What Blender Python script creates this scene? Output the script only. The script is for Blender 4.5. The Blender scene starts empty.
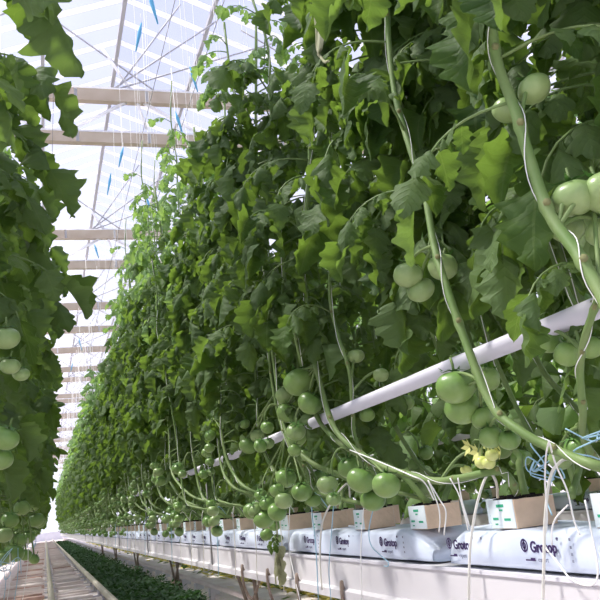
import bpy, bmesh, math, random
import numpy as np
from mathutils import Vector, Matrix

# ------------------------------------------------------------------ camera, sky, sun, exposure
PI = math.pi
F = 800.0
AX = np.array([45 - 300, 532 - 300, F]); AX /= np.linalg.norm(AX)          # the aisle direction (world +Y)
_bx = (-F * F - 232 * (-200 + .048 * 170)) / (-255 + 232 * .048)
BX = np.array([_bx, -200 + .048 * (_bx + 170), F]); BX /= np.linalg.norm(BX)  # world +X
CX = np.cross(AX, BX); CX = CX if CX[1] < 0 else -CX                       # world +Z
H = .56                                                                    # camera height over the ground

def ray(px, py):
    d = np.array([px - 300, py - 300, F]); return np.array([d @ BX, d @ AX, d @ CX])
def P(px, py, X):
    """real position, at the cross-aisle distance X, of something measured in the photo"""
    r = ray(px, py); r = r * X / r[0]; return Vector((r[0], r[1], r[2] + H))
def PY(px, py, Y):
    r = ray(px, py); r = r * Y / r[1]; return Vector((r[0], r[1], r[2] + H))

cam = bpy.data.cameras.new('camera'); camo = bpy.data.objects.new('camera', cam)
bpy.context.scene.collection.objects.link(camo)
R3 = Matrix(((BX[0], -BX[1], -BX[2]), (AX[0], -AX[1], -AX[2]), (CX[0], -CX[1], -CX[2])))
camo.matrix_world = Matrix.Translation((0, 0, H)) @ R3.to_4x4()
cam.sensor_width = 36; cam.lens = F / 600 * 36; cam.clip_start = .02; cam.clip_end = 400
SC = bpy.context.scene; SC.camera = camo; C = SC.collection

w = bpy.data.worlds.new('sky'); SC.world = w; w.use_nodes = True
wn = w.node_tree.nodes; wl = w.node_tree.links
bg = wn['Background']
tc = wn.new('ShaderNodeTexCoord'); sp = wn.new('ShaderNodeSeparateXYZ'); cr = wn.new('ShaderNodeValToRGB')
nz = wn.new('ShaderNodeTexNoise'); nz.inputs['Scale'].default_value = 2.2; nz.inputs['Detail'].default_value = 5
mx = wn.new('ShaderNodeMix'); mx.data_type = 'RGBA'
wl.new(tc.outputs['Generated'], sp.inputs[0]); wl.new(sp.outputs['Z'], cr.inputs[0]); wl.new(tc.outputs['Generated'], nz.inputs['Vector'])
cr.color_ramp.elements[0].color = (.72, .75, .84, 1); cr.color_ramp.elements[0].position = .12
cr.color_ramp.elements[1].color = (.34, .38, .62, 1); cr.color_ramp.elements[1].position = .5
cr2 = wn.new('ShaderNodeValToRGB'); wl.new(nz.outputs['Fac'], cr2.inputs[0])
cr2.color_ramp.elements[0].position = .45; cr2.color_ramp.elements[0].color = (0, 0, 0, 1)
cr2.color_ramp.elements[1].position = .7; cr2.color_ramp.elements[1].color = (.3, .3, .3, 1)
wl.new(cr2.outputs[0], mx.inputs['Factor']); wl.new(cr.outputs[0], mx.inputs['A']); mx.inputs['B'].default_value = (.9, .92, .98, 1)
wl.new(mx.outputs['Result'], bg.inputs['Color']); bg.inputs['Strength'].default_value = 1.15

sun = bpy.data.lights.new('sun', 'SUN'); suno = bpy.data.objects.new('sun', sun); C.objects.link(suno)
sun.energy = 6.0; sun.angle = math.radians(9); sun.color = (1, .96, .88)
suno.rotation_euler = Vector((.50, -.26, -1)).to_track_quat('-Z', 'Y').to_euler()   # high sun, slightly from the left
SC.view_settings.view_transform = 'Standard'; SC.view_settings.look = 'None'
SC.view_settings.gamma = 1; SC.view_settings.use_curve_mapping = False
SC.view_settings.exposure = .42
SC.cycles.max_bounces = 7; SC.cycles.diffuse_bounces = 4; SC.cycles.glossy_bounces = 2
SC.cycles.transmission_bounces = 4; SC.cycles.transparent_max_bounces = 12
SC.cycles.sample_clamp_indirect = 6

rnd = random.Random(11)
nrg = np.random.default_rng(5)

# ------------------------------------------------------------------ materials
def mat(name, col, rough=.6, spec=.4, noise=None, bump=0, nscale=20, transl=0, tcol=None, coat=0, metal=0):
    m = bpy.data.materials.new(name); m.use_nodes = True
    N = m.node_tree.nodes; L = m.node_tree.links; p = N['Principled BSDF']
    p.inputs['Base Color'].default_value = (*col, 1); p.inputs['Roughness'].default_value = rough
    p.inputs['Specular IOR Level'].default_value = spec; p.inputs['Coat Weight'].default_value = coat
    p.inputs['Metallic'].default_value = metal
    if noise or bump:
        t = N.new('ShaderNodeTexCoord'); n = N.new('ShaderNodeTexNoise'); n.inputs['Scale'].default_value = nscale
        n.inputs['Detail'].default_value = 5; L.new(t.outputs['Object'], n.inputs['Vector'])
        if noise:
            r = N.new('ShaderNodeValToRGB'); r.color_ramp.elements[0].position = .3; r.color_ramp.elements[1].position = .7
            r.color_ramp.elements[0].color = (*col, 1); r.color_ramp.elements[1].color = (*noise, 1)
            L.new(n.outputs['Fac'], r.inputs[0]); L.new(r.outputs[0], p.inputs['Base Color'])
        if bump:
            b = N.new('ShaderNodeBump'); b.inputs['Strength'].default_value = bump; b.inputs['Distance'].default_value = .01
            L.new(n.outputs['Fac'], b.inputs['Height']); L.new(b.outputs[0], p.inputs['Normal'])
    if transl:
        tr = N.new('ShaderNodeBsdfTranslucent'); tr.inputs['Color'].default_value = (*(tcol or col), 1)
        ms = N.new('ShaderNodeMixShader'); ms.inputs[0].default_value = transl
        L.new(p.outputs[0], ms.inputs[1]); L.new(tr.outputs[0], ms.inputs[2]); L.new(ms.outputs[0], N['Material Output'].inputs[0])
    return m

def leaf_mat(name, dark, light, back, tcol, transl=.42):
    m = bpy.data.materials.new(name); m.use_nodes = True
    N = m.node_tree.nodes; L = m.node_tree.links; p = N['Principled BSDF']
    p.inputs['Roughness'].default_value = .6; p.inputs['Specular IOR Level'].default_value = .22
    at = N.new('ShaderNodeAttribute'); at.attribute_name = 'tint'
    r = N.new('ShaderNodeValToRGB'); r.color_ramp.elements[0].color = (*dark, 1); r.color_ramp.elements[1].color = (*light, 1)
    L.new(at.outputs['Fac'], r.inputs[0])
    uv = N.new('ShaderNodeUVMap'); sx = N.new('ShaderNodeSeparateXYZ'); L.new(uv.outputs[0], sx.inputs[0])
    def M(op, a, b=None, c=None):
        n = N.new('ShaderNodeMath'); n.operation = op
        for i, v in enumerate((a, b, c)):
            if v is None: continue
            if isinstance(v, (int, float)): n.inputs[i].default_value = v
            else: L.new(v, n.inputs[i])
        return n.outputs[0]
    av = M('ABSOLUTE', M('SUBTRACT', sx.outputs['Y'], .5))                 # 0 at midrib, .5 at the edge
    mid = M('LESS_THAN', av, .025)
    ph = M('SUBTRACT', M('MULTIPLY', sx.outputs['X'], 7.0), M('MULTIPLY', av, 3.0))
    fr = M('ABSOLUTE', M('SUBTRACT', M('FRACT', ph), .5))                  # 0 on a side vein
    vein = M('LESS_THAN', fr, .05)
    v = M('MAXIMUM', mid, M('MULTIPLY', vein, .5))
    g = N.new('ShaderNodeNewGeometry')
    mb = N.new('ShaderNodeMix'); mb.data_type = 'RGBA'; L.new(g.outputs['Backfacing'], mb.inputs['Factor'])
    L.new(r.outputs[0], mb.inputs['A']); mb.inputs['B'].default_value = (*back, 1)
    mv = N.new('ShaderNodeMix'); mv.data_type = 'RGBA'; L.new(M('MULTIPLY', v, .45), mv.inputs['Factor'])
    L.new(mb.outputs['Result'], mv.inputs['A']); mv.inputs['B'].default_value = (back[0] * 1.5, back[1] * 1.4, back[2] * 1.3, 1)
    L.new(mv.outputs['Result'], p.inputs['Base Color'])
    t = N.new('ShaderNodeTexCoord'); n = N.new('ShaderNodeTexNoise'); n.inputs['Scale'].default_value = 75
    L.new(t.outputs['Object'], n.inputs['Vector'])
    b = N.new('ShaderNodeBump'); b.inputs['Strength'].default_value = .7; b.inputs['Distance'].default_value = .006
    L.new(M('ADD', M('MULTIPLY', n.outputs['Fac'], .5), M('MULTIPLY', M('MINIMUM', fr, .2), 1.2)), b.inputs['Height'])
    L.new(b.outputs[0], p.inputs['Normal'])
    tr = N.new('ShaderNodeBsdfTranslucent'); tr.inputs['Color'].default_value = (*tcol, 1)
    mt = N.new('ShaderNodeMix'); mt.data_type = 'RGBA'; mt.inputs['Factor'].default_value = .5
    ms = N.new('ShaderNodeMixShader'); ms.inputs[0].default_value = transl
    L.new(p.outputs[0], ms.inputs[1]); L.new(tr.outputs[0], ms.inputs[2]); L.new(ms.outputs[0], N['Material Output'].inputs[0])
    return m

M_LEAF = leaf_mat('tomato_leaf', (.024, .064, .018), (.092, .165, .042), (.105, .165, .065), (.22, .36, .045))
M_YOUNG_OR_SUNLIT = leaf_mat('young_or_sunlit_leaf', (.12, .28, .07), (.26, .44, .12), (.24, .36, .17), (.40, .62, .12))  # real young tops; on the back rows this paler colour stands in for sunlight
M_STEM = mat('stem_green', (.12, .21, .055), .55, .35, noise=(.20, .27, .10), nscale=14, bump=.25)
M_STEMB = mat('stem_woody', (.17, .17, .07), .7, .2, noise=(.24, .25, .11), nscale=20, bump=.3)
M_CALYX = mat('calyx_green', (.08, .19, .04), .6, .3)

def tomato_mat(name, c1, c2):
    m = bpy.data.materials.new(name); m.use_nodes = True
    N = m.node_tree.nodes; L = m.node_tree.links; p = N['Principled BSDF']
    t = N.new('ShaderNodeTexCoord'); s = N.new('ShaderNodeSeparateXYZ'); L.new(t.outputs['Object'], s.inputs[0])
    mr = N.new('ShaderNodeMapRange'); L.new(s.outputs['Z'], mr.inputs[0]); mr.inputs[1].default_value = -.9; mr.inputs[2].default_value = .9
    r = N.new('ShaderNodeValToRGB'); r.color_ramp.elements[0].color = (*c2, 1); r.color_ramp.elements[1].color = (*c1, 1)
    n = N.new('ShaderNodeTexNoise'); n.inputs['Scale'].default_value = 3.5; L.new(t.outputs['Object'], n.inputs['Vector'])
    a = N.new('ShaderNodeMath'); a.operation = 'MULTIPLY_ADD'; L.new(n.outputs['Fac'], a.inputs[0]); a.inputs[1].default_value = .5
    L.new(mr.outputs[0], a.inputs[2])
    b = N.new('ShaderNodeMath'); b.operation = 'SUBTRACT'; L.new(a.outputs[0], b.inputs[0]); b.inputs[1].default_value = .2
    L.new(b.outputs[0], r.inputs[0]); L.new(r.outputs[0], p.inputs['Base Color'])
    p.inputs['Roughness'].default_value = .33; p.inputs['Specular IOR Level'].default_value = .45
    p.inputs['Subsurface Weight'].default_value = 0
    return m
M_TOM = tomato_mat('green_tomato', (.13, .25, .055), (.25, .37, .11))
M_TOMP = tomato_mat('pale_tomato', (.20, .31, .10), (.32, .42, .17))
M_TOMY = tomato_mat('yellow_green_tomato', (.55, .62, .16), (.70, .74, .30))
M_PETAL = mat('dry_flower', (.72, .72, .28), .8, .1, transl=.3)
M_WHITE = mat('white_painted_steel', (.72, .71, .76), .45, .4, noise=(.64, .63, .69), nscale=6)
M_GUTTER = mat('gutter_white', (.70, .685, .70), .5, .35, noise=(.63, .61, .63), nscale=3)
M_BAG = mat('slab_film', (.70, .77, .90), .38, .5, noise=(.63, .71, .86), nscale=9, bump=.35)
M_INK = mat('navy_print', (.035, .015, .09), .6)
M_INKG = mat('grey_print', (.22, .24, .32), .6)
M_GREEN = mat('green_print', (.03, .36, .20), .6)
M_BLOCK = mat('rockwool_block', (.74, .56, .40), .9, .1, noise=(.66, .50, .36), nscale=40, bump=.3)
M_WRAP = mat('block_wrap', (.72, .80, .84), .5, .4, noise=(.64, .74, .78), nscale=15)
M_DARK = mat('black_substrate', (.02, .018, .018), .9, .1, bump=.6, nscale=60)
M_TUBE = mat('drip_tube', (.80, .79, .72), .5, .4, transl=.15)
M_STRING = mat('white_string', (.85, .85, .82), .7, .2)
M_BLUE = mat('blue_string', (.16, .50, .78), .6, .3, transl=.2)
M_TEAL = mat('pale_blue_string', (.40, .62, .74), .6, .3, transl=.2)
M_ROD = mat('galvanised_rod', (.27, .27, .27), .5, .5, metal=.3)
M_RUST = mat('weathered_hook', (.23, .17, .13), .7, .3, noise=(.34, .28, .23), nscale=30)
M_BEAM = mat('beam_tan', (.44, .36, .28), .6, .3, noise=(.52, .45, .37), nscale=5)
M_RAFT = mat('rafter_white', (.88, .88, .91), .5, .3, transl=.6, tcol=(.95, .95, .98))
M_PURL = mat('purlin_grey', (.42, .42, .46), .5, .4)
M_RAIL = mat('rail_pipe', (.52, .47, .34), .5, .4, noise=(.62, .58, .47), nscale=10)
M_KERB = mat('kerb_pink', (.76, .67, .63), .8, .2, noise=(.86, .80, .77), nscale=5, bump=.4)
M_LITTER = mat('dry_leaf_litter', (.80, .70, .20), .8, .1, noise=(.55, .50, .14), nscale=12, transl=.25)
M_GROUNDLEAF = leaf_mat('ground_leaf', (.012, .045, .016), (.05, .12, .035), (.05, .10, .05), (.06, .16, .03), .25)
M_DRYLEAF = mat('wilted_leaf', (.40, .42, .24), .8, .1, noise=(.55, .55, .38), nscale=15, transl=.25)

# ------------------------------------------------------------------ helpers
def tag(o, label=None, cat=None, group=None, kind=None):
    if label: o['label'] = label
    if cat: o['category'] = cat
    if group: o['group'] = group
    if kind: o['kind'] = kind
    return o
def link(name, me, parent=None, loc=None):
    o = bpy.data.objects.new(name, me); C.objects.link(o)
    if parent is not None: o.parent = parent
    if loc is not None: o.location = loc
    return o
def empty(name, loc=(0, 0, 0), rz=0):
    o = bpy.data.objects.new(name, None); C.objects.link(o); o.location = loc; o.rotation_euler = (0, 0, rz)
    o.empty_display_size = .1
    return o

class MB:
    """collects numpy pieces into one mesh"""
    def __init__(s): s.v = []; s.f = []; s.uv = []; s.t = []; s.m = []; s.n = 0; s.mats = []
    def mi(s, m):
        if m not in s.mats: s.mats.append(m)
        return s.mats.index(m)
    def add(s, V, Fq, m, uv=None, tint=0.):
        V = np.asarray(V, float).reshape(-1, 3); Fq = np.asarray(Fq, int)
        s.v.append(V); s.f.append(Fq + s.n); s.n += len(V)
        s.uv.append(np.zeros((len(V), 2)) + .5 if uv is None else uv)
        s.t.append(np.full(len(V), tint) if np.isscalar(tint) else tint)
        s.m.append(np.full(len(Fq), s.mi(m)))
    def box(s, a, b, m):
        (x0, y0, z0), (x1, y1, z1) = a, b
        V = [(x0, y0, z0), (x1, y0, z0), (x1, y1, z0), (x0, y1, z0), (x0, y0, z1), (x1, y0, z1), (x1, y1, z1), (x0, y1, z1)]
        s.add(V, [(0, 3, 2, 1), (4, 5, 6, 7), (0, 1, 5, 4), (1, 2, 6, 5), (2, 3, 7, 6), (3, 0, 4, 7)], m)
    def tube(s, pts, r, m, n=6, tint=0., knobs=None):
        pts = [Vector(p) for p in pts]; k = len(pts)
        rr = [r] * k if np.isscalar(r) else list(r)
        V = []; up = None
        for i, p in enumerate(pts):
            d = (pts[min(i + 1, k - 1)] - pts[max(i - 1, 0)])
            d = d.normalized() if d.length > 1e-9 else Vector((0, 0, 1))
            if up is None: up = d.orthogonal().normalized()
            up = (up - d * up.dot(d)); up = up.normalized() if up.length > 1e-6 else d.orthogonal().normalized()
            sd = d.cross(up)
            for j in range(n):
                a = 2 * PI * j / n
                V.append(p + (up * math.cos(a) + sd * math.sin(a)) * rr[i])
        Fq = [(i * n + j, i * n + (j + 1) % n, (i + 1) * n + (j + 1) % n, (i + 1) * n + j) for i in range(k - 1) for j in range(n)]
        V.append(pts[0]); V.append(pts[-1]); c0 = k * n; c1 = c0 + 1
        Fq += [(c0, (j + 1) % n, j, j) for j in range(n)] + [(c1, (k - 1) * n + j, (k - 1) * n + (j + 1) % n, (k - 1) * n + (j + 1) % n) for j in range(n)]
        s.add([tuple(v) for v in V], Fq, m, tint=tint)
    def mesh(s, name, smooth=True):
        V = np.concatenate(s.v); Fq = np.concatenate(s.f); UV = np.concatenate(s.uv); T = np.concatenate(s.t); MI = np.concatenate(s.m)
        tri = Fq[:, 2] == Fq[:, 3]
        me = bpy.data.meshes.new(name)
        cnt = np.where(tri, 3, 4); st = np.concatenate([[0], np.cumsum(cnt)[:-1]])
        keep = np.ones(Fq.shape, bool); keep[tri, 3] = False
        lv = Fq[keep]
        me.vertices.add(len(V)); me.vertices.foreach_set('co', V.astype(np.float32).ravel())
        me.loops.add(len(lv)); me.loops.foreach_set('vertex_index', lv.astype(np.int32))
        me.polygons.add(len(Fq)); me.polygons.foreach_set('loop_start', st.astype(np.int32))
        me.polygons.foreach_set('material_index', MI.astype(np.int32))
        me.polygons.foreach_set('use_smooth', np.full(len(Fq), smooth))
        ul = me.uv_layers.new(name='UVMap'); ul.data.foreach_set('uv', UV[lv].astype(np.float32).ravel())
        at = me.attributes.new('tint', 'FLOAT', 'POINT'); at.data.foreach_set('value', T.astype(np.float32))
        for m in s.mats: me.materials.append(m)
        me.update(calc_edges=True); me.validate()
        return me
    def build(s, name, parent=None, loc=None, smooth=True): return link(name, s.mesh(name, smooth), parent, loc)

def smoothpath(pts, sub=5):
    """Catmull-Rom through the points"""
    p = [Vector(q) for q in pts]; p = [p[0] * 2 - p[1]] + p + [p[-1] * 2 - p[-2]]; out = []
    for i in range(1, len(p) - 2):
        for k in range(sub):
            t = k / sub; a, b, c, d = p[i - 1:i + 3]
            out.append(.5 * ((2 * b) + (c - a) * t + (2 * a - 5 * b + 4 * c - d) * t * t + (3 * b - a - 3 * c + d) * t ** 3))
    out.append(p[-2]); return out

# ------------------------------------------------------------------ setting: ground, walls, roof
def struct(mb, name, smooth=False):
    o = mb.build(name, smooth=smooth); o['kind'] = 'structure'; return o
Y0, Y1 = -4.0, 56.0
RX, RZ, HS, SL = 1.0, 5.6 + H, 3.2, .39          # ridge x, ridge height, half span, roof slope
EZ = RZ - HS * SL

def floor_mat():
    m = bpy.data.materials.new('white_ground_cover'); m.use_nodes = True
    N = m.node_tree.nodes; L = m.node_tree.links; p = N['Principled BSDF']; p.inputs['Roughness'].default_value = .75
    t = N.new('ShaderNodeTexCoord'); mp = N.new('ShaderNodeMapping'); L.new(t.outputs['Object'], mp.inputs[0])
    mp.inputs['Scale'].default_value = (1.2, 5, 1)
    n = N.new('ShaderNodeTexNoise'); n.inputs['Scale'].default_value = 1.6; n.inputs['Detail'].default_value = 6; L.new(mp.outputs[0], n.inputs['Vector'])
    r = N.new('ShaderNodeValToRGB'); L.new(n.outputs['Fac'], r.inputs[0])
    r.color_ramp.elements[0].position = .30; r.color_ramp.elements[0].color = (.42, .33, .30, 1)
    r.color_ramp.elements[1].position = .52; r.color_ramp.elements[1].color = (.74, .67, .65, 1)
    L.new(r.outputs[0], p.inputs['Base Color'])
    b = N.new('ShaderNodeBump'); b.inputs['Strength'].default_value = .6; b.inputs['Distance'].default_value = .02
    L.new(n.outputs['Fac'], b.inputs['Height']); L.new(b.outputs[0], p.inputs['Normal'])
    return m
fl = MB(); fl.add([(-14, Y0, 0), (16, Y0, 0), (16, Y1, 0), (-14, Y1, 0)], [(0, 1, 2, 3)], floor_mat()); struct(fl, 'floor')

def film_mat(name, tint, transp):
    m = bpy.data.materials.new(name); m.use_nodes = True
    N = m.node_tree.nodes; L = m.node_tree.links
    N.remove(N['Principled BSDF'])
    tp = N.new('ShaderNodeBsdfTransparent'); tp.inputs[0].default_value = (*tint, 1)
    tl = N.new('ShaderNodeBsdfTranslucent'); tl.inputs[0].default_value = (.92, .93, .98, 1)
    ms = N.new('ShaderNodeMixShader'); ms.inputs[0].default_value = 1 - transp
    L.new(tp.outputs[0], ms.inputs[1]); L.new(tl.outputs[0], ms.inputs[2]); L.new(ms.outputs[0], N['Material Output'].inputs[0])
    return m
M_FILM = film_mat('roof_glass', (.95, .94, .97), .86)
M_WALLF = film_mat('wall_glass', (.97, .97, .97), .7)
cl = MB()
for cx in (RX - 2 * HS, RX, RX + 2 * HS):
    cl.add([(cx - HS, Y0, EZ), (cx, Y0, RZ), (cx, Y1, RZ), (cx - HS, Y1, EZ)], [(0, 1, 2, 3)], M_FILM)
    cl.add([(cx, Y0, RZ), (cx + HS, Y0, EZ), (cx + HS, Y1, EZ), (cx, Y1, RZ)], [(0, 1, 2, 3)], M_FILM)
struct(cl, 'ceiling')
# rafters: a white glazing bar every .42 m on both slopes
rf = MB(); y = Y0
while y < Y1:
    for cx in (RX - 2 * HS, RX, RX + 2 * HS):
        for s in (-1, 1):
            xa, za = cx, RZ - .01; xb, zb = cx + s * HS, EZ - .01
            rf.add([(xa, y, za), (xa, y + .06, za), (xb, y + .06, zb), (xb, y, zb), (xa, y, za - .03), (xa, y + .06, za - .03), (xb, y + .06, zb - .03), (xb, y, zb - .03)],
                   [(0, 1, 2, 3), (4, 7, 6, 5), (0, 3, 7, 4), (1, 5, 6, 2)], M_RAFT)
    y += .42
struct(rf, 'trim_1')
pl = MB()
for cx in (RX - 2 * HS, RX, RX + 2 * HS):
    pl.box((cx - .022, Y0, RZ - .12), (cx + .022, Y1, RZ - .06), M_PURL)
    for s in (-1, 1):
        pl.box((cx + s * .87 - .02, Y0, RZ - .34 - .10), (cx + s * .87 + .02, Y1, RZ - .34 - .05), M_PURL)
for q in (-3, -1, 1, 3): pl.box((RX + q * HS - .06, Y0, EZ - .14), (RX + q * HS + .06, Y1, EZ - .02), M_RAFT)
struct(pl, 'trim_2')
wb = MB()
def wall(a, b, name):
    mb = MB(); (x0, y0), (x1, y1) = a, b
    mb.add([(x0, y0, .5), (x1, y1, .5), (x1, y1, EZ), (x0, y0, EZ)], [(0, 1, 2, 3)], M_WALLF)
    L_ = math.hypot(x1 - x0, y1 - y0); n = int(L_ / 1.6)
    for i in range(n + 1):
        x = x0 + (x1 - x0) * i / n; y = y0 + (y1 - y0) * i / n
        mb.box((x - .03, y - .03, 0), (x + .03, y + .03, EZ), M_RAFT)
    for z in (.5, 1.7, 2.9, 4.1):
        mb.box((min(x0, x1) - .03, min(y0, y1) - .03, z - .03), (max(x0, x1) + .03, max(y0, y1) + .03, z + .03), M_RAFT)
    mb.box((min(x0, x1) - .06, min(y0, y1) - .06, 0), (max(x0, x1) + .06, max(y0, y1) + .06, .5), M_WHITE)
    if abs(y0 - y1) < .01:
        for cx in (RX - 2 * HS, RX, RX + 2 * HS):
            mb.add([(cx - HS, y0, EZ), (cx + HS, y0, EZ), (cx, y0, RZ)], [(0, 1, 2, 2)], M_WALLF)
    return struct(mb, name)
XL, XR = RX - 3 * HS, RX + 3 * HS
wall((XL, Y1), (XR, Y1), 'wall_far'); wall((XL, Y0), (XL, Y1), 'wall_left'); wall((XR, Y0), (XR, Y1), 'wall_right'); wall((XL, Y0), (XR, Y0), 'wall_near')

# lattice girders across the house
def truss_proto():
    r = empty('roof_truss')
    zb, zt = 3.7 + H, 4.17 + H
    for nm, z, t in (('bottom_chord', zb, .055), ('top_chord', zt, .065)):
        m = MB(); m.box((-HS, -.04, z - t), (HS, .04, z + t), M_BEAM); m.box((-HS, -.05, z + t), (HS, .05, z + t + .014), M_RAFT)
        for k in range(9): m.box((-HS + .5 + k * .7, -.043, z - t * .9), (-HS + .53 + k * .7, -.04, z + t * .9), M_RAFT)
        m.build(nm, r, smooth=False)
    x = -HS; k = 0
    m = MB()
    while x < HS - .05:
        m.tube([(x, 0, zb if k % 2 else zt), (x + .8, 0, zt if k % 2 else zb)], .018, M_RAFT, 6); x += .8; k += 1
    m.build('lattice_brace', r)
    m = MB()
    for xa, xb in ((-.25, .95), (-.25, 1.55), (-.2, .55), (.25, -.95), (-2.6, -1.2), (2.6, 1.2)):
        za = zt + .06; m.tube([(xa, 0, za), (xb, 0, RZ - abs(xb) * SL - .07)], .010, M_PURL, 5)
    m.build('tie_rod', r)
    m = MB()
    m.tube([(-.02, 0, zt + .06), (-.30, 0, zt + .55)], .016, M_RAFT, 5); m.tube([(.1, 0, zt - .35), (-.02, 0, zt + .1)], .016, M_RAFT, 5)
    m.build('king_strut', r)
    return r
def children(o): return [c for c in CH.get(o.name, [])]
def copy_tree(o, name=None, parent=None, skip=()):
    c = o.copy(); C.objects.link(c)
    if parent is not None: c.parent = parent
    for ch in list(o.children):
        if ch.name.split('.')[0] in skip: continue
        copy_tree(ch, parent=c)
    return c
tr0 = truss_proto(); first = True
words = ['nearest', 'second nearest', 'third nearest', 'fourth nearest']
k = 0
for i in range(-1, 12):
    yy = 7.45 + 4.1 * i
    o = tr0 if first else copy_tree(tr0)
    first = False
    o.location = (RX, yy, 0)
    if 0 <= i < 4: tag(o, 'tan lattice roof girder crossing the gable, %s of those in view' % words[i], 'roof girder', 'lattice girders under the roof')
    elif i < 0: tag(o, 'tan lattice roof girder over the near end of the aisle', 'roof girder', 'lattice girders under the roof')
    else: tag(o, 'tan lattice roof girder among the small ones far down the house', 'roof girder', 'lattice girders under the roof')

# ------------------------------------------------------------------ aisle: rails, walkway, ground cover
def rail(x, lab):
    r = empty('heating_rail', (x, 0, 0))
    m = MB(); m.tube([(0, 2.5, .085), (0, 20, .085), (0, 54, .085)], .024, M_RAIL, 10); m.build('pipe', r)
    m = MB(); m.box((-.05, -.03, 0), (.05, .03, .012), M_WHITE); m.box((-.008, -.02, .01), (.008, .02, .065), M_WHITE)
    me = m.mesh('stand', False); y = 5.4
    while y < 30: link('stand', me, r, (0, y, 0)); y += .6
    return tag(r, lab, 'rail')
rail(.03, 'pipe rail at the left of the aisle, beside the left plants')
rail(.405, 'tan pipe rail bordering the strip of dark ground leaves')
rail(-1.9, 'pipe rail in the neighbouring aisle behind the left plants')
rail(2.0, 'pipe rail beneath the gap behind the first right gutter')
wk = MB(); y = 3.0; k = 0
M_PLANK = mat('pale_board', (.82, .75, .72), .8, .2, noise=(.66, .57, .53), nscale=7, bump=.3)
M_PLANKR = mat('reddish_board', (.42, .24, .18), .8, .2, noise=(.58, .45, .40), nscale=6, bump=.3)
while y < 48:
    for (xa, xb) in ((-.42, -.02), (.08, .375)):
        d = rnd.uniform(.10, .20); z = rnd.uniform(.012, .045); s = rnd.uniform(-.02, .02)
        mm = M_PLANKR if (rnd.random() < (.25 if xa < 0 else .03)) else M_PLANK
        e = rnd.uniform(0, .03); xx0 = xa + e; xx1 = xb - rnd.uniform(0, .04)
        V = [(xx0, y, .002), (xx1, y + s, .002), (xx1, y + d + s, .002), (xx0, y + d, .002), (xx0, y, z), (xx1, y + s, z), (xx1, y + d + s, z * .8), (xx0, y + d, z * .8)]
        wk.add(V, [(4, 5, 6, 7), (0, 1, 5, 4), (1, 2, 6, 5), (2, 3, 7, 6), (3, 0, 4, 7)], mm)
    y += .235
tag(wk.build('boardwalk', smooth=False), 'pale boards laid crosswise between and beside the pipe rails', 'walkway')
def concrete(x0, x1, h, lab, nm, m_):
    m = MB(); m.box((x0, 2.2, 0), (x1, 54, h), m_); return tag(m.build(nm, smooth=False), lab, 'kerb')
concrete(1.03, 1.40, .05, 'pinkish concrete strip on the ground under the first right gutter', 'concrete_strip', M_KERB)
kr = empty('kerb_pipe', (1.03, 0, 0)); m = MB(); m.tube([(0, 2.5, .10), (0, 54, .10)], .016, M_KERB, 8); m.build('pipe', kr)
m = MB(); m.box((-.03, 0, 0), (.03, .06, .09), M_WHITE); me = m.mesh('stand', False); y = 5.4
while y < 30: link('stand', me, kr, (0, y, 0)); y += .55
tag(kr, 'thin pinkish pipe on small white stands right of the ground leaves', 'pipe')

# ------------------------------------------------------------------ leaves
def leaflet(n, L_, W_, origin, d, s, droop, fold, rg, lobes=4.3, young=False):
    """one lobed leaflet: n segments along, 4 across; origin, direction d, sideways s"""
    d = np.array(d, float); d /= np.linalg.norm(d); s = np.array(s, float); s -= d * (s @ d); s /= np.linalg.norm(s)
    t = np.linspace(0, 1, n + 1); nn = np.cross(s, d)
    ax = []; p = np.array(origin, float); dv = d.copy(); rows = []; g = np.array([0, 0, -1.0])
    base = np.sin(PI * np.clip(t, 0, 1) ** .72) ** .75 * (1 - .25 * t)
    q0 = rg.uniform(0, 1); lob = 1 - rg.uniform(.16, .34) * (.5 + .5 * np.cos(2 * PI * (t ** 1.1 * lobes + q0))) - rg.uniform(.02, .08) * np.cos(2 * PI * (t * lobes * 2.1 + q0)); lob = np.where((t > .06) & (t < .95), lob, .9)
    wv = base * (lob if n > 6 else 1) * W_ * .5; wv[0] = W_ * .02; wv[-1] = .0
    tw = rg.uniform(-1.1, 1.1); ph = rg.uniform(0, 6.28); amp = rg.uniform(.06, .16) * W_
    for i in range(n + 1):
        if i: p = p + dv * L_ / n; dv = dv + g * droop / n; dv /= np.linalg.norm(dv)
        ss = s - dv * (s @ dv); ss /= np.linalg.norm(ss); n1 = np.cross(ss, dv)
        a = tw * t[i]; ss2 = ss * math.cos(a) + n1 * math.sin(a); n2 = np.cross(ss2, dv)
        for j in (-2, -1, 0, 1, 2):
            yy = j / 2; off = -fold * yy * yy * wv[i] * 2 + amp * math.sin(t[i] * 17 + ph + j) * abs(yy) * (1 if n > 6 else .5)
            rows.append(p + ss2 * yy * wv[i] * 2 * (1 - .25 * abs(fold) * abs(yy)) + n2 * off + (dv * .12 * W_ * abs(yy) * .6))
    V = np.array(rows)
    ii = np.arange(n)[:, None] * 5 + np.arange(4)[None, :]; ii = ii.ravel()
    Fq = np.stack([ii, ii + 5, ii + 6, ii + 1], 1)
    uv = np.stack([np.repeat(t, 5), np.tile(np.array([0, .25, .5, .75, 1]), n + 1)], 1)
    return V, Fq, uv

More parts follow.
